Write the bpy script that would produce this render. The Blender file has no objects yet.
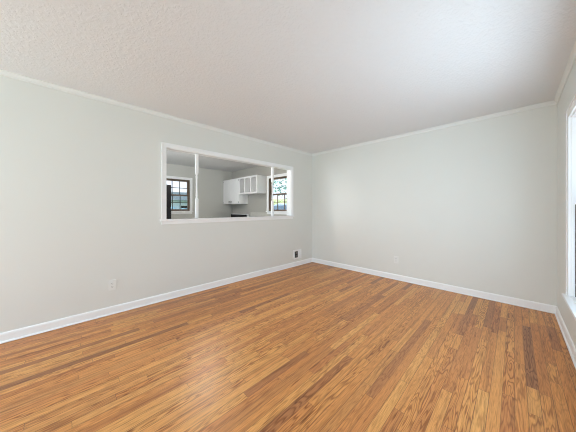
import bpy, bmesh, math, random
from mathutils import Vector, Matrix
random.seed(7)
S = bpy.context.scene
COL = S.collection
PI = math.pi

# ------------------------------------------------------------------ layout (metres)
XL = -3.235      # living side of the left wall
XK = -3.342      # kitchen side of the left wall
XF = -6.69       # kitchen far wall
XR = 0.343       # right wall
YB = 3.985       # back wall
YR = -2.9        # rear wall behind the camera
YK = -0.6        # near wall of the kitchen
H = 2.44
CAM_Z = 1.203

# ------------------------------------------------------------------ camera
cam_d = bpy.data.cameras.new('camera'); cam = bpy.data.objects.new('camera', cam_d); COL.objects.link(cam)
cam.location = (0, 0, CAM_Z); cam.rotation_euler = (PI/2, 0, math.radians(45.2))
cam_d.sensor_width = 36; cam_d.lens = 36*225/576; cam_d.shift_y = -7.2/576; cam_d.clip_start = 0.02; cam_d.clip_end = 300
S.camera = cam

# ------------------------------------------------------------------ world, sun, daylight, exposure
S.view_settings.view_transform = 'Standard'; S.view_settings.look = 'None'
S.view_settings.gamma = 1.0; S.view_settings.use_curve_mapping = False
S.view_settings.exposure = 0.64
S.cycles.use_denoising = True
S.cycles.max_bounces = 16; S.cycles.diffuse_bounces = 10; S.cycles.glossy_bounces = 6; S.cycles.transparent_max_bounces = 16
S.cycles.filter_width = 1.1
S.cycles.sample_clamp_indirect = 6

w = bpy.data.worlds.new('sky'); S.world = w; w.use_nodes = True
nt = w.node_tree; nt.nodes.clear()
wo = nt.nodes.new('ShaderNodeOutputWorld'); bg = nt.nodes.new('ShaderNodeBackground')
tc = nt.nodes.new('ShaderNodeTexCoord'); sx = nt.nodes.new('ShaderNodeSeparateXYZ'); cr = nt.nodes.new('ShaderNodeValToRGB')
nt.links.new(tc.outputs['Generated'], sx.inputs[0]); nt.links.new(sx.outputs['Z'], cr.inputs[0])
cr.color_ramp.elements[0].position = 0.0; cr.color_ramp.elements[0].color = (0.90, 0.92, 0.95, 1)
cr.color_ramp.elements[1].position = 0.6; cr.color_ramp.elements[1].color = (0.55, 0.72, 1.0, 1)
nt.links.new(cr.outputs[0], bg.inputs[0]); bg.inputs[1].default_value = 1.5
nt.links.new(bg.outputs[0], wo.inputs[0])

sd = bpy.data.lights.new('sun', 'SUN'); sun = bpy.data.objects.new('sun', sd); COL.objects.link(sun)
sd.energy = 3.0; sd.angle = 0.02; sd.color = (1, 0.96, 0.9)
sun.rotation_euler = (math.radians(38), 0, math.radians(0))      # shines from -Y, high

def area(name, loc, rot, sx_, sy_, energy, color):
    d = bpy.data.lights.new(name, 'AREA'); o = bpy.data.objects.new(name, d); COL.objects.link(o)
    d.shape = 'RECTANGLE'; d.size = sx_; d.size_y = sy_; d.energy = energy; d.color = color
    o.location = loc; o.rotation_euler = rot
    return o
# area lamps added out of view as daylight fill
area('daylight_fill_rear', (-2.1, YR-0.02, 1.35), (PI/2, 0, 0), 1.8, 1.7, 46, (0.72, 0.89, 1.0))  # added fill lamp in an unseen rear opening
area('daylight_fill_side', (XR+0.10, -1.2, 1.25), (PI/2, 0, PI/2), 1.9, 1.5, 5, (0.72, 0.89, 1.0))  # added fill lamp at the unseen side window
area('daylight_big_window', (XR+0.19, 1.95, 1.2), (PI/2, 0, PI/2), 1.35, 1.45, 64, (0.73, 0.90, 1.0))
area('daylight_fill_kitchen', (-5.1, YK+.02, 1.5), (PI/2, 0, 0), 1.6, 1.1, 30, (0.84, 0.93, 1.0))  # added fill lamp; the near kitchen wall has no window
# added lamp outside the big window stands in for light off sunlit paving
area('paving_bounce_fill', (XR+1.1, 1.9, 0.02), (PI, math.radians(-25), 0), 1.4, 2.3, 60, (0.90, 0.96, 1.0))

# ------------------------------------------------------------------ materials
def mat(name, col=(.8, .8, .8), rough=.5, metal=0, spec=.5, coat=0):
    m = bpy.data.materials.new(name); m.use_nodes = True
    b = m.node_tree.nodes['Principled BSDF']
    b.inputs['Base Color'].default_value = (*col, 1); b.inputs['Roughness'].default_value = rough
    b.inputs['Metallic'].default_value = metal; b.inputs['Specular IOR Level'].default_value = spec
    b.inputs['Coat Weight'].default_value = coat
    return m
def N(m, t, **kw):
    n = m.node_tree.nodes.new(t)
    for k, v in kw.items(): setattr(n, k, v)
    return n
def L(m, a, b): m.node_tree.links.new(a, b)
def painted(name, col, rough, var=.02, scale=3, bump=.0, bscale=120, spec=.3, detail=3):
    """paint with a little procedural tone variation and roller texture"""
    m = mat(name, col, rough, spec=spec); b = m.node_tree.nodes['Principled BSDF']
    tc = N(m, 'ShaderNodeTexCoord'); n = N(m, 'ShaderNodeTexNoise'); n.inputs['Scale'].default_value = scale
    L(m, tc.outputs['Object'], n.inputs['Vector'])
    mx = N(m, 'ShaderNodeMix', data_type='RGBA')
    mx.inputs[6].default_value = (*[c*(1-var) for c in col], 1); mx.inputs[7].default_value = (*[min(1, c*(1+var)) for c in col], 1)
    L(m, n.outputs['Fac'], mx.inputs[0]); L(m, mx.outputs[2], b.inputs['Base Color'])
    if bump:
        n2 = N(m, 'ShaderNodeTexNoise'); n2.inputs['Scale'].default_value = bscale; n2.inputs['Detail'].default_value = detail
        L(m, tc.outputs['Object'], n2.inputs['Vector'])
        bp = N(m, 'ShaderNodeBump'); bp.inputs['Strength'].default_value = bump; bp.inputs['Distance'].default_value = .004
        L(m, n2.outputs['Fac'], bp.inputs['Height']); L(m, bp.outputs[0], b.inputs['Normal'])
    return m
M = {}
M['wall'] = painted('wall_paint', (.755, .765, .735), .5, .015, 2, .06, 220)
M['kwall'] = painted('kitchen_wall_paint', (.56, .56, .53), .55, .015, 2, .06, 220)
M['kback'] = painted('kitchen_back_wall_tone', (.43, .42, .39), .55, .015, 2, .06, 220)  # darker, slightly warmer tone than the far kitchen wall
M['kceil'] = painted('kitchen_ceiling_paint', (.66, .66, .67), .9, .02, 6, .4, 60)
M['trim'] = painted('white_trim_paint', (.91, .925, .935), .35, .01, 4, .0)
M['crown'] = painted('crown_moulding_paint', (.81, .83, .82), .45, .01, 4)
M['cab'] = painted('white_cabinet_paint', (.84, .84, .85), .35, .01, 4)
M['cabin'] = painted('cabinet_inside_paint', (.72, .72, .74), .5, .02, 4)
M['plate'] = painted('ivory_white_plastic', (.80, .81, .79), .35, .01, 8)
M['slot'] = painted('dark_slot', (.05, .05, .05), .6, .05, 20)
M['black'] = painted('black_enamel', (.006, .006, .007), .3, .05, 10)
M['enamel'] = painted('white_enamel', (.82, .82, .82), .2, .01, 5)
M['bronze'] = painted('brown_window_frame', (.20, .145, .11), .5, .12, 12)
M['darkframe'] = painted('dark_inner_frame', (.05, .045, .04), .5, .1, 12)
M['steel'] = mat('brushed_steel', (.45, .45, .46), .35, 1)
M['dark'] = painted('dark_plastic', (.02, .02, .02), .5, .1, 20)
M['tile'] = painted('backsplash', (.55, .54, .50), .35, .03, 8)
M['kfloor'] = painted('kitchen_vinyl', (.45, .40, .34), .4, .1, 5)

def ceiling_material():
    m = mat('textured_ceiling_paint', (.785, .81, .835), .95, spec=.1); b = m.node_tree.nodes['Principled BSDF']
    tc = N(m, 'ShaderNodeTexCoord')
    n = N(m, 'ShaderNodeTexNoise'); n.inputs['Scale'].default_value = 42; n.inputs['Detail'].default_value = 4; n.inputs['Distortion'].default_value = .6
    v = N(m, 'ShaderNodeTexVoronoi'); v.inputs['Scale'].default_value = 55
    L(m, tc.outputs['Object'], n.inputs['Vector']); L(m, tc.outputs['Object'], v.inputs['Vector'])
    r = N(m, 'ShaderNodeValToRGB'); r.color_ramp.elements[0].position = .42; r.color_ramp.elements[1].position = .62
    L(m, n.outputs['Fac'], r.inputs[0])
    a = N(m, 'ShaderNodeMath', operation='MULTIPLY_ADD'); a.inputs[1].default_value = .35
    L(m, v.outputs['Distance'], a.inputs[0]); L(m, r.outputs[0], a.inputs[2])
    bp = N(m, 'ShaderNodeBump'); bp.inputs['Strength'].default_value = .42; bp.inputs['Distance'].default_value = .003
    L(m, a.outputs[0], bp.inputs['Height']); L(m, bp.outputs[0], b.inputs['Normal'])
    return m
M['ceil'] = ceiling_material()

def oak_floor():
    m = mat('oak_strip_floor', rough=.3); b = m.node_tree.nodes['Principled BSDF']
    def math_(op, a, b_=None, c=None):
        n = N(m, 'ShaderNodeMath', operation=op)
        for i, s in enumerate((a, b_, c)):
            if s is None: continue
            if isinstance(s, (int, float)): n.inputs[i].default_value = s
            else: L(m, s, n.inputs[i])
        return n.outputs[0]
    def white(x, y=0.0, z=0.0):
        cv = N(m, 'ShaderNodeCombineXYZ')
        for i, s in enumerate((x, y, z)):
            if isinstance(s, (int, float)): cv.inputs[i].default_value = s
            else: L(m, s, cv.inputs[i])
        wn = N(m, 'ShaderNodeTexWhiteNoise', noise_dimensions='3D'); L(m, cv.outputs[0], wn.inputs[0]); return wn
    def vec(x, y, z):
        cv = N(m, 'ShaderNodeCombineXYZ')
        for i, s in enumerate((x, y, z)):
            if isinstance(s, (int, float)): cv.inputs[i].default_value = s
            else: L(m, s, cv.inputs[i])
        return cv.outputs[0]
    def noise(v, scale=1.0, detail=2.0, rough=.5, dist=0.0):
        n = N(m, 'ShaderNodeTexNoise'); n.inputs['Scale'].default_value = scale; n.inputs['Detail'].default_value = detail
        n.inputs['Roughness'].default_value = rough; n.inputs['Distortion'].default_value = dist
        L(m, v, n.inputs['Vector']); return n.outputs['Fac']
    def ramp(f, stops):
        r = N(m, 'ShaderNodeValToRGB'); e = r.color_ramp.elements
        while len(e) < len(stops): e.new(.5)
        for k, (p, c) in enumerate(stops): e[k].position = p; e[k].color = (*c, 1)
        L(m, f, r.inputs[0]); return r.outputs[0]
    def mixc(kind, f, a, b_):
        n = N(m, 'ShaderNodeMix', data_type='RGBA', blend_type=kind)
        if isinstance(f, (int, float)): n.inputs[0].default_value = f
        else: L(m, f, n.inputs[0])
        for i, s in ((6, a), (7, b_)):
            if isinstance(s, tuple): n.inputs[i].default_value = (*s, 1)
            else: L(m, s, n.inputs[i])
        return n.outputs[2]
    tc = N(m, 'ShaderNodeTexCoord'); sp = N(m, 'ShaderNodeSeparateXYZ'); L(m, tc.outputs['Object'], sp.inputs[0])
    X, Y = sp.outputs['X'], sp.outputs['Y']
    W = .057
    xr = math_('DIVIDE', X, W); row = math_('FLOOR', xr); fx = math_('FRACT', xr)
    rr = white(row, 3.3); 
    ln = math_('MULTIPLY_ADD', white(row, 9.1).outputs['Value'], .9, 1.3)      # strip length of the row
    yy = math_('DIVIDE', math_('MULTIPLY_ADD', rr.outputs['Value'], 7.0, math_('ADD', Y, 20.0)), ln)
    # every second joint moved so that lengths vary
    seg = math_('FLOOR', yy); fy = math_('FRACT', yy)
    cut = math_('MULTIPLY_ADD', white(row, seg, 5.5).outputs['Value'], .6, .25)
    sub = math_('GREATER_THAN', fy, cut)
    pid = white(row, seg, math_('MULTIPLY', sub, 2.7))
    P = pid.outputs['Value']; PC = N(m, 'ShaderNodeSeparateColor'); L(m, pid.outputs['Color'], PC.inputs[0])
    # joints
    ex = math_('MINIMUM', fx, math_('SUBTRACT', 1.0, fx)); ex = math_('MULTIPLY', ex, W)
    ey1 = math_('MINIMUM', fy, math_('SUBTRACT', 1.0, fy)); ey2 = math_('ABSOLUTE', math_('SUBTRACT', fy, cut))
    ey = math_('MULTIPLY', math_('MINIMUM', ey1, ey2), ln)
    gx = math_('MULTIPLY', math_('LESS_THAN', ex, .0012), math_('MULTIPLY_ADD', PC.outputs[0], .9, .25)); gy = math_('LESS_THAN', ey, .0009)
    gap = math_('MAXIMUM', gx, gy)
    # grain
    ox = math_('MULTIPLY', PC.outputs[0], 37.0); oy = math_('MULTIPLY', PC.outputs[1], 53.0)
    gv = vec(math_('MULTIPLY_ADD', X, 16.0, ox), math_('MULTIPLY_ADD', Y, 1.5, oy), PC.outputs[2])
    base = noise(gv, 1.0, 2.2, .55, .15)
    rings = math_('SINE', math_('MULTIPLY', base, 84.0)); rings = math_('MULTIPLY_ADD', rings, .5, .5)
    rings = math_('POWER', rings, 3.0)
    pv = vec(math_('MULTIPLY_ADD', X, 480.0, ox), math_('MULTIPLY_ADD', Y, 9.0, oy), 0.0)
    pores = noise(pv, 1.0, 3.0, .6)
    sv = vec(math_('MULTIPLY_ADD', X, 55.0, oy), math_('MULTIPLY_ADD', Y, .9, ox), 0.0)
    streak = noise(sv, 1.0, 3.0, .55)
    tone = ramp(P, [(0.0, (0.387, 0.168, 0.068)), (.05, (0.458, 0.194, 0.073)), (.13, (0.607, 0.251, 0.082)), (.35, (0.695, 0.302, 0.092)),
                    (.65, (0.757, 0.349, 0.106)), (.92, (0.810, 0.414, 0.132)), (1.0, (0.581, 0.246, 0.080))])
    # rings darken with a strength of their own on each strip
    rs = math_('MULTIPLY_ADD', math_('POWER', PC.outputs[2], 1.3), .85, .14)
    c = mixc('MULTIPLY', math_('MULTIPLY', rings, rs), tone, (.45, .32, .24))
    st = ramp(streak, [(.30, (.50, .42, .39)), (.47, (.95, .94, .93)), (.7, (1.08, 1.06, 1.03))])
    c = mixc('MULTIPLY', .75, c, st)
    po = ramp(pores, [(.36, (.55, .44, .38)), (.52, (1.03, 1.03, 1.03))])
    c = mixc('MULTIPLY', .75, c, po)
    # dark mineral marks along some strips
    mk = noise(vec(math_('MULTIPLY_ADD', X, 60.0, ox), math_('MULTIPLY_ADD', Y, 3.0, oy), 4.0), 1.0, 3.0, .6)
    mkr = ramp(mk, [(.30, (.35, .25, .20)), (.38, (1, 1, 1))])
    c = mixc('MULTIPLY', .8, c, mkr)
    big = noise(vec(X, Y, 0.0), .9, 3.0, .5)
    c = mixc('MULTIPLY', .6, c, ramp(big, [(.3, (.86, .84, .84)), (.65, (1.05, 1.04, 1.03))]))
    c = mixc('MIX', math_('MULTIPLY', gap, .85), c, (.07, .028, .012))
    L(m, c, b.inputs['Base Color'])
    rg = math_('MULTIPLY_ADD', big, .14, .24); rg = math_('MULTIPLY_ADD', pores, .08, rg)
    L(m, rg, b.inputs['Roughness'])
    b.inputs['Specular IOR Level'].default_value = .5
    hgt = math_('MULTIPLY_ADD', gap, -1.0, math_('MULTIPLY', P, .25)); hgt = math_('MULTIPLY_ADD', pores, .12, hgt)
    bp = N(m, 'ShaderNodeBump'); bp.inputs['Strength'].default_value = .35; bp.inputs['Distance'].default_value = .0012
    L(m, hgt, bp.inputs['Height'])
    L(m, bp.outputs[0], b.inputs['Normal'])
    return m
M['floor'] = oak_floor()

def glass(name, tint):
    m = bpy.data.materials.new(name); m.use_nodes = True; t = m.node_tree; t.nodes.clear()
    o = t.nodes.new('ShaderNodeOutputMaterial'); tr = t.nodes.new('ShaderNodeBsdfTransparent'); tr.inputs[0].default_value = (*tint, 1)
    g = t.nodes.new('ShaderNodeBsdfGlossy'); g.inputs['Roughness'].default_value = .02
    mx = t.nodes.new('ShaderNodeMixShader'); lw = t.nodes.new('ShaderNodeLayerWeight'); lw.inputs[0].default_value = .5
    pw = t.nodes.new('ShaderNodeMath'); pw.operation = 'POWER'; pw.inputs[1].default_value = 4; t.links.new(lw.outputs['Facing'], pw.inputs[0])
    fr = t.nodes.new('ShaderNodeMath'); fr.operation = 'MULTIPLY_ADD'; fr.inputs[1].default_value = .35; fr.inputs[2].default_value = .04; t.links.new(pw.outputs[0], fr.inputs[0])
    ns = t.nodes.new('ShaderNodeTexNoise'); ns.inputs['Scale'].default_value = 3
    bp = t.nodes.new('ShaderNodeBump'); bp.inputs['Strength'].default_value = .02
    t.links.new(ns.outputs[0], bp.inputs['Height']); t.links.new(bp.outputs[0], g.inputs['Normal'])
    t.links.new(fr.outputs[0], mx.inputs[0]); t.links.new(tr.outputs[0], mx.inputs[1]); t.links.new(g.outputs[0], mx.inputs[2])
    t.links.new(mx.outputs[0], o.inputs[0]); return m
M['glass'] = glass('window_glass', (.76, .78, .80)); M['glass2'] = glass('screened_window_glass', (.55, .56, .57))

def emit(name, col, s):
    m = bpy.data.materials.new(name); m.use_nodes = True; b = m.node_tree.nodes['Principled BSDF']
    b.inputs['Base Color'].default_value = (.9, .9, .9, 1); b.inputs['Emission Color'].default_value = (*col, 1); b.inputs['Emission Strength'].default_value = s
    return m

def leafy(name, c1, c2, scale=6):
    m = mat(name, c1, .6); b = m.node_tree.nodes['Principled BSDF']
    tc = N(m, 'ShaderNodeTexCoord'); n = N(m, 'ShaderNodeTexNoise'); n.inputs['Scale'].default_value = scale; n.inputs['Detail'].default_value = 4
    L(m, tc.outputs['Object'], n.inputs['Vector'])
    r = N(m, 'ShaderNodeValToRGB'); r.color_ramp.elements[0].position = .35; r.color_ramp.elements[1].position = .65
    r.color_ramp.elements[0].color = (*c1, 1); r.color_ramp.elements[1].color = (*c2, 1)
    L(m, n.outputs['Fac'], r.inputs[0]); L(m, r.outputs[0], b.inputs['Base Color']); return m
M['leaf'] = leafy('tree_leaves', (.10, .30, .22), (.35, .62, .48), 3)
M['hedge'] = leafy('sunny_hedge', (.45, .55, .20), (.75, .75, .40), 2)
M['hedge2'] = leafy('blue_green_hedge', (.16, .30, .32), (.30, .50, .50), 3)
M['lawn'] = leafy('lawn', (.22, .34, .10), (.38, .48, .18), 8)
M['bark'] = leafy('bark', (.12, .09, .07), (.25, .19, .14), 14)
M['paving'] = leafy('pale_concrete', (.52, .51, .49), (.62, .61, .59), 4)
M['siding'] = painted('white_siding', (.62, .70, .82), .6, .03, 4)
M['roof'] = leafy('grey_green_shingles', (.12, .15, .14), (.20, .24, .22), 20)
M['carglass'] = painted('car_glass', (.22, .28, .38), .15, .02, 4)
M['carpaint'] = painted('pale_blue_car_paint', (.62, .72, .88), .25, .02, 4)

# ------------------------------------------------------------------ mesh helpers
def add_box(bm, x0, x1, y0, y1, z0, z1):
    vs = [bm.verts.new((x, y, z)) for x in (x0, x1) for y in (y0, y1) for z in (z0, z1)]
    for f in ((0,1,3,2), (4,6,7,5), (0,4,5,1), (2,3,7,6), (0,2,6,4), (1,5,7,3)):
        bm.faces.new([vs[i] for i in f])
def add_prism(bm, pts, axis, a0, a1):
    """extrude a closed outline of (p, q) pairs along axis; x: (p,q)=(y,z), y: (x,z), z: (x,y)"""
    def mk(p, q, a): return {'x': (a, p, q), 'y': (p, a, q), 'z': (p, q, a)}[axis]
    A = [bm.verts.new(mk(p, q, a0)) for p, q in pts]; B = [bm.verts.new(mk(p, q, a1)) for p, q in pts]
    bm.faces.new(A); bm.faces.new(B[::-1]); n = len(pts)
    for i in range(n): bm.faces.new((A[i], B[i], B[(i+1) % n], A[(i+1) % n]))
def add_lathe(bm, prof, c=(0, 0, 0), seg=24, axis='z'):
    rings = []
    for r, h in prof:
        ring = []
        for k in range(seg):
            a = 2*PI*k/seg; p = (r*math.cos(a), r*math.sin(a), h)
            if axis == 'y': p = (p[0], p[2], p[1])
            if axis == 'x': p = (p[2], p[0], p[1])
            ring.append(bm.verts.new((c[0]+p[0], c[1]+p[1], c[2]+p[2])))
        rings.append(ring)
    for a, b in zip(rings, rings[1:]):
        for k in range(seg): bm.faces.new((a[k], a[(k+1) % seg], b[(k+1) % seg], b[k]))
    bm.faces.new(rings[0][::-1]); bm.faces.new(rings[-1])
def obj(name, bm, m, parent=None, bevel=0, smooth=False):
    if isinstance(bm, list):
        bm2 = bmesh.new()
        for b in bm: add_box(bm2, *b)
        bm = bm2
    bmesh.ops.recalc_face_normals(bm, faces=bm.faces)
    me = bpy.data.meshes.new(name); bm.to_mesh(me); bm.free(); me.materials.append(m)
    if smooth:
        for p in me.polygons: p.use_smooth = True
    o = bpy.data.objects.new(name, me); COL.objects.link(o)
    if bevel:
        md = o.modifiers.new('bevel', 'BEVEL'); md.width = bevel; md.segments = 2; md.limit_method = 'ANGLE'
    if parent: o.parent = parent
    return o
def tag(o, label, cat, group=None):
    o['label'] = label; o['category'] = cat
    if group: o['group'] = group
    return o
def thing(name, label, cat, loc=(0, 0, 0), rz=0, group=None):
    o = bpy.data.objects.new(name, None); COL.objects.link(o); o.empty_display_size = .1
    o.location = loc; o.rotation_euler = (0, 0, rz)
    return tag(o, label, cat, group)
def struct(name, bm, m, bevel=0, label=None):
    o = obj(name, bm, m, None, bevel); o['kind'] = 'structure'
    if label: o['label'] = label
    return o

def wall(name, plane, a0, a1, t0, t1, holes, m, label, z1=H):
    """plane 'x': wall lies at x in t0..t1 and runs along y; holes = (a0,a1,z0,z1)"""
    A = sorted({a0, a1, *[h[0] for h in holes], *[h[1] for h in holes]}); Z = sorted({0, z1, *[h[2] for h in holes], *[h[3] for h in holes]})
    solid = {}
    for i in range(len(A)-1):
        for j in range(len(Z)-1):
            ca, cz = (A[i]+A[i+1])/2, (Z[j]+Z[j+1])/2
            solid[i, j] = not any(h[0] < ca < h[1] and h[2] < cz < h[3] for h in holes)
    bm = bmesh.new(); cache = {}
    def V(a, t, z):
        k = (round(a, 5), round(t, 5), round(z, 5))
        if k not in cache: cache[k] = bm.verts.new((t, a, z) if plane == 'x' else (a, t, z))
        return cache[k]
    def F(*p): bm.faces.new([V(*q) for q in p])
    for (i, j), s in solid.items():
        if not s: continue
        p, q, r, u = A[i], A[i+1], Z[j], Z[j+1]
        F((p,t0,r),(q,t0,r),(q,t0,u),(p,t0,u)); F((p,t1,r),(p,t1,u),(q,t1,u),(q,t1,r))
        if not solid.get((i-1, j)): F((p,t0,r),(p,t0,u),(p,t1,u),(p,t1,r))
        if not solid.get((i+1, j)): F((q,t0,r),(q,t1,r),(q,t1,u),(q,t0,u))
        if not solid.get((i, j-1)): F((p,t0,r),(p,t1,r),(q,t1,r),(q,t0,r))
        if not solid.get((i, j+1)): F((p,t0,u),(q,t0,u),(q,t1,u),(p,t1,u))
    return struct(name, bm, m, label=label)

# ------------------------------------------------------------------ the shell
OP = (0.940, 3.300, 1.064, 2.020)          # pass-through opening y0,y1,z0,z1
W1 = (1.25, 3.09, 0.445, 1.995)            # big window in the right wall y0,y1,z0,z1
W2 = (-2.15, -0.25, 0.50, 1.995)          # second window, right wall behind the camera
W3 = (-3.0, -1.2, 0.5, 2.2)                # added rear opening for the fill lamp, x0,x1,z0,z1
KL = (1.885, 2.600, 1.14, 2.04)           # kitchen far-wall window y0,y1,z0,z1
KR = (-4.760, -3.870, 1.14, 2.04)         # kitchen back-wall window x0,x1,z0,z1
T = .15
struct('floor', [(XL, XR, YR, YB, -.06, 0)], M['floor'], label='honey oak strip floor with darker strips and a satin finish')
struct('trim_1', [(XK-.005, XL+.0, YK, YB, -.06, -.001)], M['kfloor'])
struct('floor_kitchen', [(XF, XK-.005, YK, YB, -.06, -.0)], M['kfloor'])
struct('ceiling', [(XL, XR, YR, YB, H, H+.1)], M['ceil'], label='white stippled living room ceiling')
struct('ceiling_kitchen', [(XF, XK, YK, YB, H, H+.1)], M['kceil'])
struct('roof_slab', [(XF-T-.35, XR+T+.35, YR-T-.3, YB+T+.35, H+.12, H+.3)], M['roof'])
wall('wall_left', 'x', YR, YB, XK, XL, [OP], M['wall'], 'pale sage grey wall with a wide pass-through to the kitchen')
wall('wall_back', 'y', XL, XR+T, YB, YB+T, [], M['wall'], 'pale grey blank back wall')
wall('wall_right', 'x', YR, YB, XR, XR+T, [W1, W2], M['wall'], 'pale grey window wall at the right edge')
wall('wall_rear', 'y', XK, XR+T, YR-T, YR, [W3], M['wall'], 'wall behind the camera')
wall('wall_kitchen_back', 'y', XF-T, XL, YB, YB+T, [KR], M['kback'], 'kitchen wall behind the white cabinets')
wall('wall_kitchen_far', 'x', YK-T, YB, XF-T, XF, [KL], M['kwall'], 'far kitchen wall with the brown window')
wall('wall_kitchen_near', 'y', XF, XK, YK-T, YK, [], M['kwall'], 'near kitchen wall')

# ------------------------------------------------------------------ mouldings
def moulding(name, prof, ax, a0, a1, wallpos, sgn):
    """prof in (distance from wall, z)"""
    bm = bmesh.new(); add_prism(bm, [(wallpos+sgn*d, z) for d, z in prof], 'y' if ax == 'y' else 'x', a0, a1)
    return struct(name, bm, M['crown' if prof is CROWN else 'trim'])
BASE = [(0, .004), (.022, .004), (.022, .011), (.019, .015), (.015, .018), (.012, .018), (.012, .076), (.010, .084), (.006, .091), (0, .093)]
CROWN = [(0, H), (.028, H), (.028, H-.008), (.023, H-.010), (.018, H-.016), (.013, H-.023), (.010, H-.032), (.010, H-.040), (.005, H-.044), (0, H-.044)]
moulding('baseboard_left', BASE, 'y', YR, YB, XL, 1)
moulding('baseboard_back', BASE, 'x', XL+.0, XR, YB, -1)
moulding('baseboard_right', BASE, 'y', YR, YB, XR, -1)
moulding('baseboard_rear', BASE, 'x', XL, XR, YR, 1)
moulding('trim_2', CROWN, 'y', YR, YB, XL, 1)['label'] = 'thin white crown moulding over the left wall'
moulding('trim_3', CROWN, 'x', XL, XR, YB, -1)['label'] = 'thin white crown moulding over the back wall'
moulding('trim_4', CROWN, 'y', YR, YB, XR, -1)['label'] = 'white crown moulding over the window wall'

# ------------------------------------------------------------------ pass-through frame
y0, y1, z0, z1 = OP; J = .014
c = .048
bm = bmesh.new()
for (xa, xb, s) in ((XL, XL+.016, 1), (XK-.016, XK, 1)):
    add_box(bm, xa, xb, y0-c, y0+.004, z0-.0, z1+c)
    add_box(bm, xa, xb, y1-.004, y1+c, z0-.0, z1+c)
    add_box(bm, xa, xb, y0+.004, y1-.004, z1-.004, z1+c)
for (ya, yb) in ((y0-c, y0-c+.010), (y1+c-.010, y1+c)): add_box(bm, XL+.0155, XL+.022, ya, yb, z0, z1+c-.010)
add_box(bm, XL+.0155, XL+.022, y0-c, y1+c, z1+c-.010, z1+c)
struct('trim_5', bm, M['trim'], 0, 'white casing around the kitchen pass-through')
struct('trim_6', [(XK, XL, y0, y0+J, z0, z1), (XK, XL, y1-J, y1, z0, z1), (XK, XL, y0+J, y1-J, z1-J, z1)], M['trim'], label='white jamb lining the pass-through')
struct('trim_7', [(XK-.004, XL+.030, y0-c-.018, y1+c+.018, z0-.026, z0)], M['trim'], .004, 'white sill shelf of the pass-through')
struct('trim_8', [(XL, XL+.014, y0-c, y1+c, z0-.066, z0-.026)], M['trim'], .003, 'white apron under the pass-through sill')

def turned_post(y, label):
    t = thing('turned_post', label, 'post', ((XL+XK)/2+.0, y, z0), 0, 'turned posts in the pass-through')
    s = .0195; hh = z1-J-z0
    lo, hi = .285, hh-.285
    obj('square_block', [(-s, s, -s, s, 0, lo)], M['trim'], t, .003)
    obj('square_block', [(-s, s, -s, s, hi, hh)], M['trim'], t, .003)
    bm = bmesh.new()
    add_lathe(bm, [(0.0168, lo), (0.0189, lo+.008), (0.0176, lo+.016), (0.0118, lo+.022), (0.0113, lo+.028), (0.0160, lo+.040), (0.0164, lo+.050), (0.0134, lo+.075),
                   (0.0113, (lo+hi)/2-.05), (0.0105, (lo+hi)/2), (0.0113, (lo+hi)/2+.05), (0.0134, hi-.075), (0.0164, hi-.050), (0.0160, hi-.040),
                   (0.0113, hi-.028), (0.0118, hi-.022), (0.0176, hi-.016), (0.0189, hi-.008), (0.0168, hi)], seg=20)
    obj('shaft', bm, M['trim'], t, smooth=True)
turned_post(1.377, 'white turned wooden post at the left end of the pass-through, before the brown window')
turned_post(2.842, 'white turned wooden post at the right end of the pass-through, beside the white cabinets')

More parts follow.
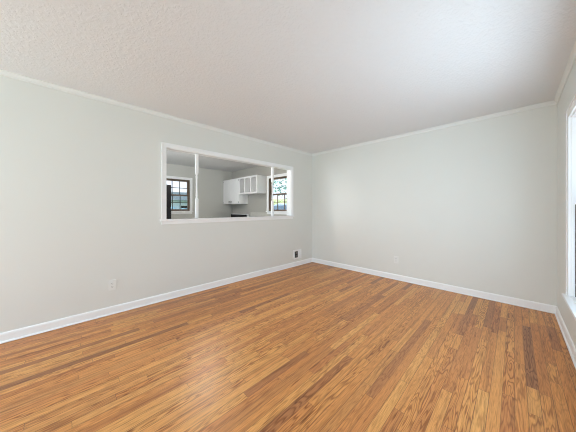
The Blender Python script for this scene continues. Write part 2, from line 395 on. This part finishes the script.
# ------------------------------------------------------------------ windows (local x along the wall, y outward, z up)
def window(name, origin, rz, w_, za, zb, cols, rows, m_frame, m_sash, label, stool=True, big=False, m_inner=None):
    root = bpy.data.objects.new(name, None); COL.objects.link(root); root.location = origin; root.rotation_euler = (0, 0, rz)
    root['kind'] = 'structure'; root['label'] = label
    cw = .066; b = bmesh.new()
    add_box(b, -cw, .004, -.016, 0, za, zb+cw); add_box(b, w_-.004, w_+cw, -.016, 0, za, zb+cw); add_box(b, .004, w_-.004, -.016, 0, zb-.004, zb+cw)
    add_box(b, -cw, -cw+.012, -.023, -.0155, za, zb+cw-.012); add_box(b, w_+cw-.012, w_+cw, -.023, -.0155, za, zb+cw-.012); add_box(b, -cw, w_+cw, -.023, -.0155, zb+cw-.012, zb+cw)
    obj('casing', b, M['trim'], root)
    jt = .012
    obj('jamb', [(0, jt, 0, T, za, zb), (w_-jt, w_, 0, T, za, zb), (0, w_, 0, T, zb-jt, zb), (0, w_, 0, T, za, za+.01)], m_frame, root)
    if stool:
        obj('stool', [(-cw-.02, w_+cw+.02, -.045, .03, za-.022, za+.002)], M['trim'], root, .004)
        obj('apron', [(-cw, w_+cw, -.014, 0, za-.082, za-.022)], M['trim'], root, .003)
    zm = (za+zb)/2
    def sash(nm, ya, yb, sa, sb):
        st = .032 if name == 'window_4' else .042
        bx = [(jt, jt+st, ya, yb, sa, sb), (w_-jt-st, w_-jt, ya, yb, sa, sb), (jt+st, w_-jt-st, ya, yb, sb-st, sb), (jt+st, w_-jt-st, ya, yb, sa, sa+st)]
        so = obj(nm, bx, m_sash, root, .002)
        if cols*rows > 1 and not (name == 'window_4' and nm == 'upper_sash'):
            mb = []
            xi0, xi1, zi0, zi1 = jt+st, w_-jt-st, sa+st, sb-st
            for k in range(1, cols):
                x = xi0+(xi1-xi0)*k/cols; mb.append((x-.008, x+.008, ya+.006, yb-.004, zi0, zi1))
            for k in range(1, rows):
                z = zi0+(zi1-zi0)*k/rows; mb.append((xi0, xi1, ya+.007, yb-.005, z-.008, z+.008))
            obj('muntins', mb, m_inner or m_sash, so)
        ym = (ya+yb)/2
        obj('pane', [(jt+st-.004, w_-jt-st+.004, ym-.002, ym+.002, sa+st-.004, sb-st+.004)], M['glass2' if cols == 1 else 'glass'], so)
    if cols == 1:  # dark strips stand in for the shaded gap beside each sash
        obj('sash_gap_shade', [(jt, jt+.006, .020, .0295, za+.01, zm+.02), (w_-jt-.006, w_-jt, .020, .0295, za+.01, zm+.02),
                             (jt, jt+.005, .056, .0655, zm+.02, zb-jt), (w_-jt-.005, w_-jt, .056, .0655, zm+.02, zb-jt)], M['slot'], root)
    sash('lower_sash', .030, .060, za+.01, zm+.02)
    sash('upper_sash', .066, .098, zm-.02, zb-jt)
    return root
window('window_1', (XR, W1[1], 0), -PI/2, W1[1]-W1[0], W1[2], W1[3], 1, 1, M['trim'], M['trim'], 'tall white-cased living room window at the right edge')
window('window_2', (XR, W2[1], 0), -PI/2, W2[1]-W2[0], W2[2], W2[3], 1, 1, M['trim'], M['trim'], 'white window behind the camera')
window('window_3', (XF, KL[0], 0), PI/2, KL[1]-KL[0], KL[2], KL[3], 3, 2, M['bronze'], M['bronze'], 'brown framed kitchen window with small panes beside the black refrigerator', m_inner=M['darkframe'])
window('window_4', (KR[0], YB, 0), 0, KR[1]-KR[0], KR[2], KR[3], 3, 2, M['bronze'], M['bronze'], 'brown framed kitchen window right of the white cabinets, green tree outside', m_inner=M['bronze'])

# ------------------------------------------------------------------ outlets
def outlet(loc, rz, label):
    """front faces local -y"""
    t = thing('wall_outlet', label, 'outlet', loc, rz)
    obj('cover_plate', [(-.036, .036, -.0065, 0, -.059, .059)], M['plate'], t, .002)
    for s in (-1, 1):
        b = bmesh.new(); pts = []
        for k in range(20):
            a = 2*PI*k/20; pts.append((max(-.0145, min(.0145, .0175*math.cos(a))), s*.0195+.0142*math.sin(a)))
        add_prism(b, pts, 'y', -.0085, -.0060)
        r = obj('receptacle', b, M['plate'], t, .0005)
        obj('slots', [(-.0075, -.0050, -.0090, -.0080, s*.0195-.001, s*.0195+.007), (.0045, .0070, -.0090, -.0080, s*.0195-.001, s*.0195+.007),
                      (-.002, .002, -.0090, -.0080, s*.0195-.009, s*.0195-.005)], M['slot'], r)
outlet((XL, .385, .333), -PI/2+PI, 'white duplex wall outlet low on the left wall below the pass-through, nearest the left edge')
outlet((-1.414, YB, .34), 0, 'white duplex wall outlet low on the blank back wall')
t = thing('wall_outlet', 'dark outlet in a white cover plate low on the left wall by the room corner', 'outlet', (XL, 3.45, .245), PI/2)
obj('cover_plate', [(-.085, .165, -.006, 0, -.100, .100)], M['trim'], t, .002)
obj('dark_insert', [(-.045, .045, -.010, -.005, -.065, .065)], M['slot'], t, .001)
for s in (-1, 1):
    b = bmesh.new(); add_prism(b, [(.026*math.cos(2*PI*k/16), s*.034+.022*math.sin(2*PI*k/16)) for k in range(16)], 'y', -.014, -.009)
    obj('receptacle', b, painted('grey_plastic', (.16, .16, .15), .5), t)

# ------------------------------------------------------------------ kitchen
def open_box(b, x0, x1, y0, y1, z0, z1, t=.018, back=.008):
    add_box(b, x0, x0+t, y0, y1, z0, z1); add_box(b, x1-t, x1, y0, y1, z0, z1)
    add_box(b, x0+t, x1-t, y0, y1, z0, z0+t); add_box(b, x0+t, x1-t, y0, y1, z1-t, z1)
    add_box(b, x0+t, x1-t, y1-back, y1, z0+t, z1-t)
CF = 3.668
# tall two-door wall cabinet
t = thing('wall_cabinet', 'tall white wall cabinet with two plank doors in the kitchen corner', 'cabinet', (XF+.002, 0, 0))
b = bmesh.new(); wd = 5.765-.0; X0 = 0; X1 = XF*-1-5.765-.002
open_box(b, X0, X1, CF+.018, YB, 1.352, 2.12); obj('body', b, M['cab'], t, .001)
mid = (X0+X1)/2
for s, (xa, xb) in ((-1, (X0+.004, mid-.002)), (1, (mid+.002, X1-.004))):
    b = bmesh.new(); add_box(b, xa, xb, CF+.004, CF+.018, 1.356, 2.116)
    n = 4; wpl = (xb-xa)/n
    for k in range(n): add_box(b, xa+k*wpl+.005, xa+(k+1)*wpl-.005, CF, CF+.005, 1.356, 2.116)
    d = obj('door', b, M['cab'], t)
    xh = mid+s*.055
    hb = bmesh.new()
    add_box(hb, xh-.006, xh+.006, CF-.024, CF+.002, 1.385, 1.395); add_box(hb, xh-.006, xh+.006, CF-.024, CF+.002, 1.425, 1.435)
    add_box(hb, xh-.008, xh+.008, CF-.032, CF-.022, 1.372, 1.448)
    obj('handle', hb, M['dark'], d, .002)
    xe = xb-.012 if s > 0 else xa+.012
    for zh in (1.40, 2.06): obj('hinge', [(xe-.010, xe+.010, CF-.006, CF+.001, zh-.022, zh+.022)], M['steel'], d)
# short cabinet with three openings
t = thing('wall_cabinet', 'short white wall cabinet with three open cubbies beside the kitchen window', 'cabinet', (-5.763, 0, 0))
X1 = 5.763-4.878
b = bmesh.new(); open_box(b, 0, X1, CF+.016, YB, 1.628, 2.12)
for k in (1, 2): add_box(b, X1*k/3-.009, X1*k/3+.009, CF+.016, YB-.008, 1.646, 2.102)
obj('body', b, M['cab'], t, .001)
b = bmesh.new(); st = .05
for k in range(4):
    xc = [st/2, X1/3, 2*X1/3, X1-st/2][k]; add_box(b, xc-st/2, xc+st/2, CF, CF+.016, 1.628, 2.12)
for k in range(3):
    xa = [st, X1/3+st/2, 2*X1/3+st/2][k]; xb = [X1/3-st/2, 2*X1/3-st/2, X1-st][k]
    add_box(b, xa, xb, CF, CF+.016, 1.628, 1.668)
    m_ = (xa+xb)/2; hw = (xb-xa)/2                                    # shallow arch on top
    arch = [(xa, 2.12), (xa, 2.055)]+[(m_-hw*math.cos(PI*j/10), 2.055+.025*math.sin(PI*j/10)) for j in range(1, 10)]+[(xb, 2.055), (xb, 2.12)]
    add_prism(b, arch, 'y', CF, CF+.016)
obj('face_frame', b, M['cab'], t, .001)
# backsplash and its cap
struct('trim_9', [(-5.60, XK, YB-.012, YB, .93, 1.10)], M['tile'], label='low backsplash along the kitchen back wall')
# worktop with base cabinets under the window
t = thing('base_cabinet', 'white base cabinet run under the kitchen window', 'cabinet', (-5.60, YB, 0))
wB = 5.60-3.347
obj('body', [(0, wB, -.58, -.002, .10, .89)], M['cab'], t, .002); obj('plinth', [(0, wB, -.52, -.002, 0, .10)], M['dark'], t)
for k in range(4):
    d = obj('door', [(wB*k/4+.006, wB*(k+1)/4-.006, -.598, -.58, .11, .88)], M['cab'], t, .003)
    obj('handle', [(wB*(k+.5)/4-.05, wB*(k+.5)/4+.05, -.618, -.597, .80, .812)], M['dark'], d)
tag(obj('worktop', [(-5.60, XK-.003, YB-.62, YB-.013, .89, .93)], M['tile'], None, .004), 'beige worktop on the white base cabinets under the kitchen window', 'worktop')
# range with a black backguard
t = thing('kitchen_range', 'white kitchen range with black back panel under the wall cabinet', 'stove', (-6.56, 0, 0))
RW = .90
obj('body', [(0, RW, 3.35, 3.96, .06, .90)], M['enamel'], t, .006)
obj('cooktop', [(0, RW, 3.33, 3.88, .90, .915)], M['black'], t, .003)
obj('backguard', [(0, RW, 3.88, 3.96, .90, 1.045)], M['enamel'], t, .006)
obj('control_panel', [(.004, RW-.004, 3.874, 3.881, .93, 1.027)], M['black'], t)
d = obj('oven_door', [(.02, RW-.02, 3.325, 3.35, .25, .86)], M['enamel'], t, .004)
obj('handle', [(.08, RW-.08, 3.285, 3.305, .80, .825), (.10, .12, 3.30, 3.33, .80, .825), (RW-.12, RW-.10, 3.30, 3.33, .80, .825)], M['steel'], d)
obj('drawer', [(.02, RW-.02, 3.33, 3.35, .07, .23)], M['enamel'], t, .004)
for k in range(4):
    b = bmesh.new(); add_lathe(b, [(.075, .915), (.078, .921), (.05, .925), (.02, .922)], c=(.22+.46*(k % 2), 3.48+.26*(k//2), 0), seg=20); obj('burner', b, M['dark'], t)
for x in (.05, RW-.05):
    for y in (3.42, 3.90): b = bmesh.new(); add_lathe(b, [(.02, 0), (.015, .062)], c=(x, y, 0), seg=12); obj('foot', b, M['dark'], t)
# refrigerator
t = thing('refrigerator', 'tall black refrigerator just inside the left edge of the pass-through', 'refrigerator', (XF+.02, 1.02, 0))
FD, FW, FH = .72, .846, 1.79
obj('body', [(0, FD-.07, 0, FW, .04, FH)], M['black'], t, .004)
d1 = obj('door', [(FD-.065, FD, .003, FW-.003, .06, 1.22)], M['black'], t, .008)
d2 = obj('door', [(FD-.065, FD, .003, FW-.003, 1.23, FH)], M['black'], t, .008)
obj('handle', [(FD, FD+.035, .05, .075, .75, 1.18)], M['black'], d1, .006); obj('handle', [(FD, FD+.035, .05, .075, 1.27, 1.60)], M['black'], d2, .006)
obj('foot_grille', [(.05, FD-.08, .03, FW-.03, 0, .045)], M['dark'], t)
# ceiling light of the kitchen, hidden above the head of the opening, reflected in the floor
def ceiling_light(x, y, s, r, label, power):
    t = thing('ceiling_light', label, 'lamp', (x, y, H))
    b = bmesh.new(); add_lathe(b, [(r, 0), (r, -.018), (r*.94, -.022)]); obj('base', b, M['enamel'], t, smooth=False)
    b = bmesh.new(); add_lathe(b, [(r*.92, -.020), (r*.90, -.045), (r*.75, -.075), (r*.45, -.095), (.01, -.10)]); obj('diffuser', b, emit('lamp_glass', (1, .93, .84), s), t, smooth=True)
    d = bpy.data.lights.new('bulb', 'POINT'); d.energy = power; d.color = (1, .94, .86); d.shadow_soft_size = .12
    o = bpy.data.objects.new('bulb', d); COL.objects.link(o); o.parent = t; o.location = (0, 0, -.26)
ceiling_light(-4.28, 1.97, 21, .17, 'round flush ceiling light in the kitchen', 17)

# ------------------------------------------------------------------ outdoors
G = -.35
struct('ground', [(-70, 40, -40, 90, G-.2, G)], M['lawn'])
struct('paving', [(XR+T+.02, 6.5, -8, 9, G, G+.03)], M['paving'])
def blob(b, c, r, n=2, jit=.22, sq=(1, 1, 1)):
    g = bmesh.new(); bmesh.ops.create_icosphere(g, subdivisions=n, radius=1)
    idx = {}
    for v in g.verts:
        k = 1+random.uniform(-jit, jit); idx[v.index] = b.verts.new((c[0]+v.co.x*r*k*sq[0], c[1]+v.co.y*r*k*sq[1], c[2]+v.co.z*r*k*sq[2]))
    for f in g.faces: b.faces.new([idx[v.index] for v in f.verts])
    g.free()
def tree(loc, h, cr, label, lowest=2.2):
    t = thing('tree', label, 'tree', (loc[0], loc[1], G))
    b = bmesh.new(); add_lathe(b, [(.24, -.05), (.17, .6), (.13, h*.5), (.05, h*.8)], seg=10)
    obj('trunk', b, M['bark'], t, smooth=True)
    b = bmesh.new()
    for k in range(800):
        a, e = random.uniform(0, 2*PI), random.uniform(-1, 1); q = random.uniform(.35, 1)**.5*cr
        p = Vector((q*math.cos(a)*math.sqrt(1-e*e), q*math.sin(a)*math.sqrt(1-e*e), lowest-G+cr*.75+q*e*.8))
        s = random.uniform(.10, .17); u = Vector([random.uniform(-1, 1) for _ in range(3)]).normalized(); v = u.orthogonal().normalized()
        vs = [b.verts.new(p+u*s), b.verts.new(p+v*s*.5), b.verts.new(p-u*s), b.verts.new(p-v*s*.5)]; b.faces.new(vs)
    obj('crown', b, M['leaf'], t)
tree((-15.2, 15.4), 7.5, 3.0, 'green leafy tree seen through the kitchen window right of the cabinets', 2.2)
b = bmesh.new()
for k in range(16): blob(b, (-33+k*1.5, 26+random.uniform(-.5, .5), 1.1), 1.7, 2, .15, (1, 1, 1.15))
tag(obj('hedge', b, M['hedge']), 'sunlit yellow green hedge far behind the tree', 'hedge')
b = bmesh.new()
for k in range(14): blob(b, (-17+random.uniform(-.2, .2), -1+k*1.0, .45), .85, 2, .15, (1, 1, 1.05))
tag(obj('hedge', b, M['hedge2']), 'blue green hedge outside the brown window beside the refrigerator', 'hedge')
t = thing('shrub', 'tall dark shrub outside the window at the right edge', 'shrub', (1.45, 7.2, G))
b = bmesh.new()
for k in range(9): blob(b, (random.uniform(-.35, .35), random.uniform(-.5, .5), .7+k*.33), .85-.05*k, 3, .16)
obj('foliage', b, leafy('shrub_leaves', (.05, .09, .06), (.16, .22, .15), 9), t)
b = bmesh.new(); add_lathe(b, [(.07, -.03), (.05, .8)], seg=8); obj('stem', b, M['bark'], t)
# parked car
t = thing('car', 'pale blue parked car outside the kitchen window, below the tree', 'car', (-12.5, 12.2, G-.02), math.radians(25))
prof = [(x, z*1.22) for x, z in ((-2.2, .35), (-2.22, .75), (-2.05, .92), (-1.25, 1.02), (-.75, 1.50), (-.3, 1.62), (.75, 1.60), (1.35, 1.25), (1.55, 1.08), (2.15, .98), (2.25, .6), (2.2, .35))]
b = bmesh.new(); add_prism(b, prof, 'y', -.85, .85); obj('body', b, M['carpaint'], t, .06)
gl = [(-1.1, 1.30), (-.68, 1.80), (.7, 1.85), (1.25, 1.46), (1.35, 1.32)]
b = bmesh.new(); add_prism(b, gl, 'y', -.862, -.855); obj('side_window', b, M['carglass'], t)
b = bmesh.new(); add_prism(b, gl, 'y', .855, .862); obj('side_window', b, M['carglass'], t)
for x in (-1.4, 1.4):
    for y in (-.80, .80):
        b = bmesh.new(); add_lathe(b, [(.30, -.10), (.33, -.08), (.33, .08), (.30, .10)], c=(x, y, .33), axis='y', seg=20); obj('wheel', b, M['dark'], t)
# neighbouring house
t = thing('house', 'white sided house with a low grey roof outside the brown kitchen window', 'house', (-27, 7, G))
obj('wall', [(-4, 0, -7, 5, 0, 2.55)], M['siding'], t)
b = bmesh.new(); add_prism(b, [(-4.6, 2.5), (.6, 2.5), (-2, 3.6)], 'y', -7.6, 5.6); obj('roof', b, M['roof'], t)
for k in range(4): 
    f = obj('window', [(0, .04, -6+k*2.8, -4.6+k*2.8, 1.0, 2.0)], M['trim'], t); obj('pane', [(.04, .05, -5.92+k*2.8, -4.68+k*2.8, 1.08, 1.92)], M['black'], f)
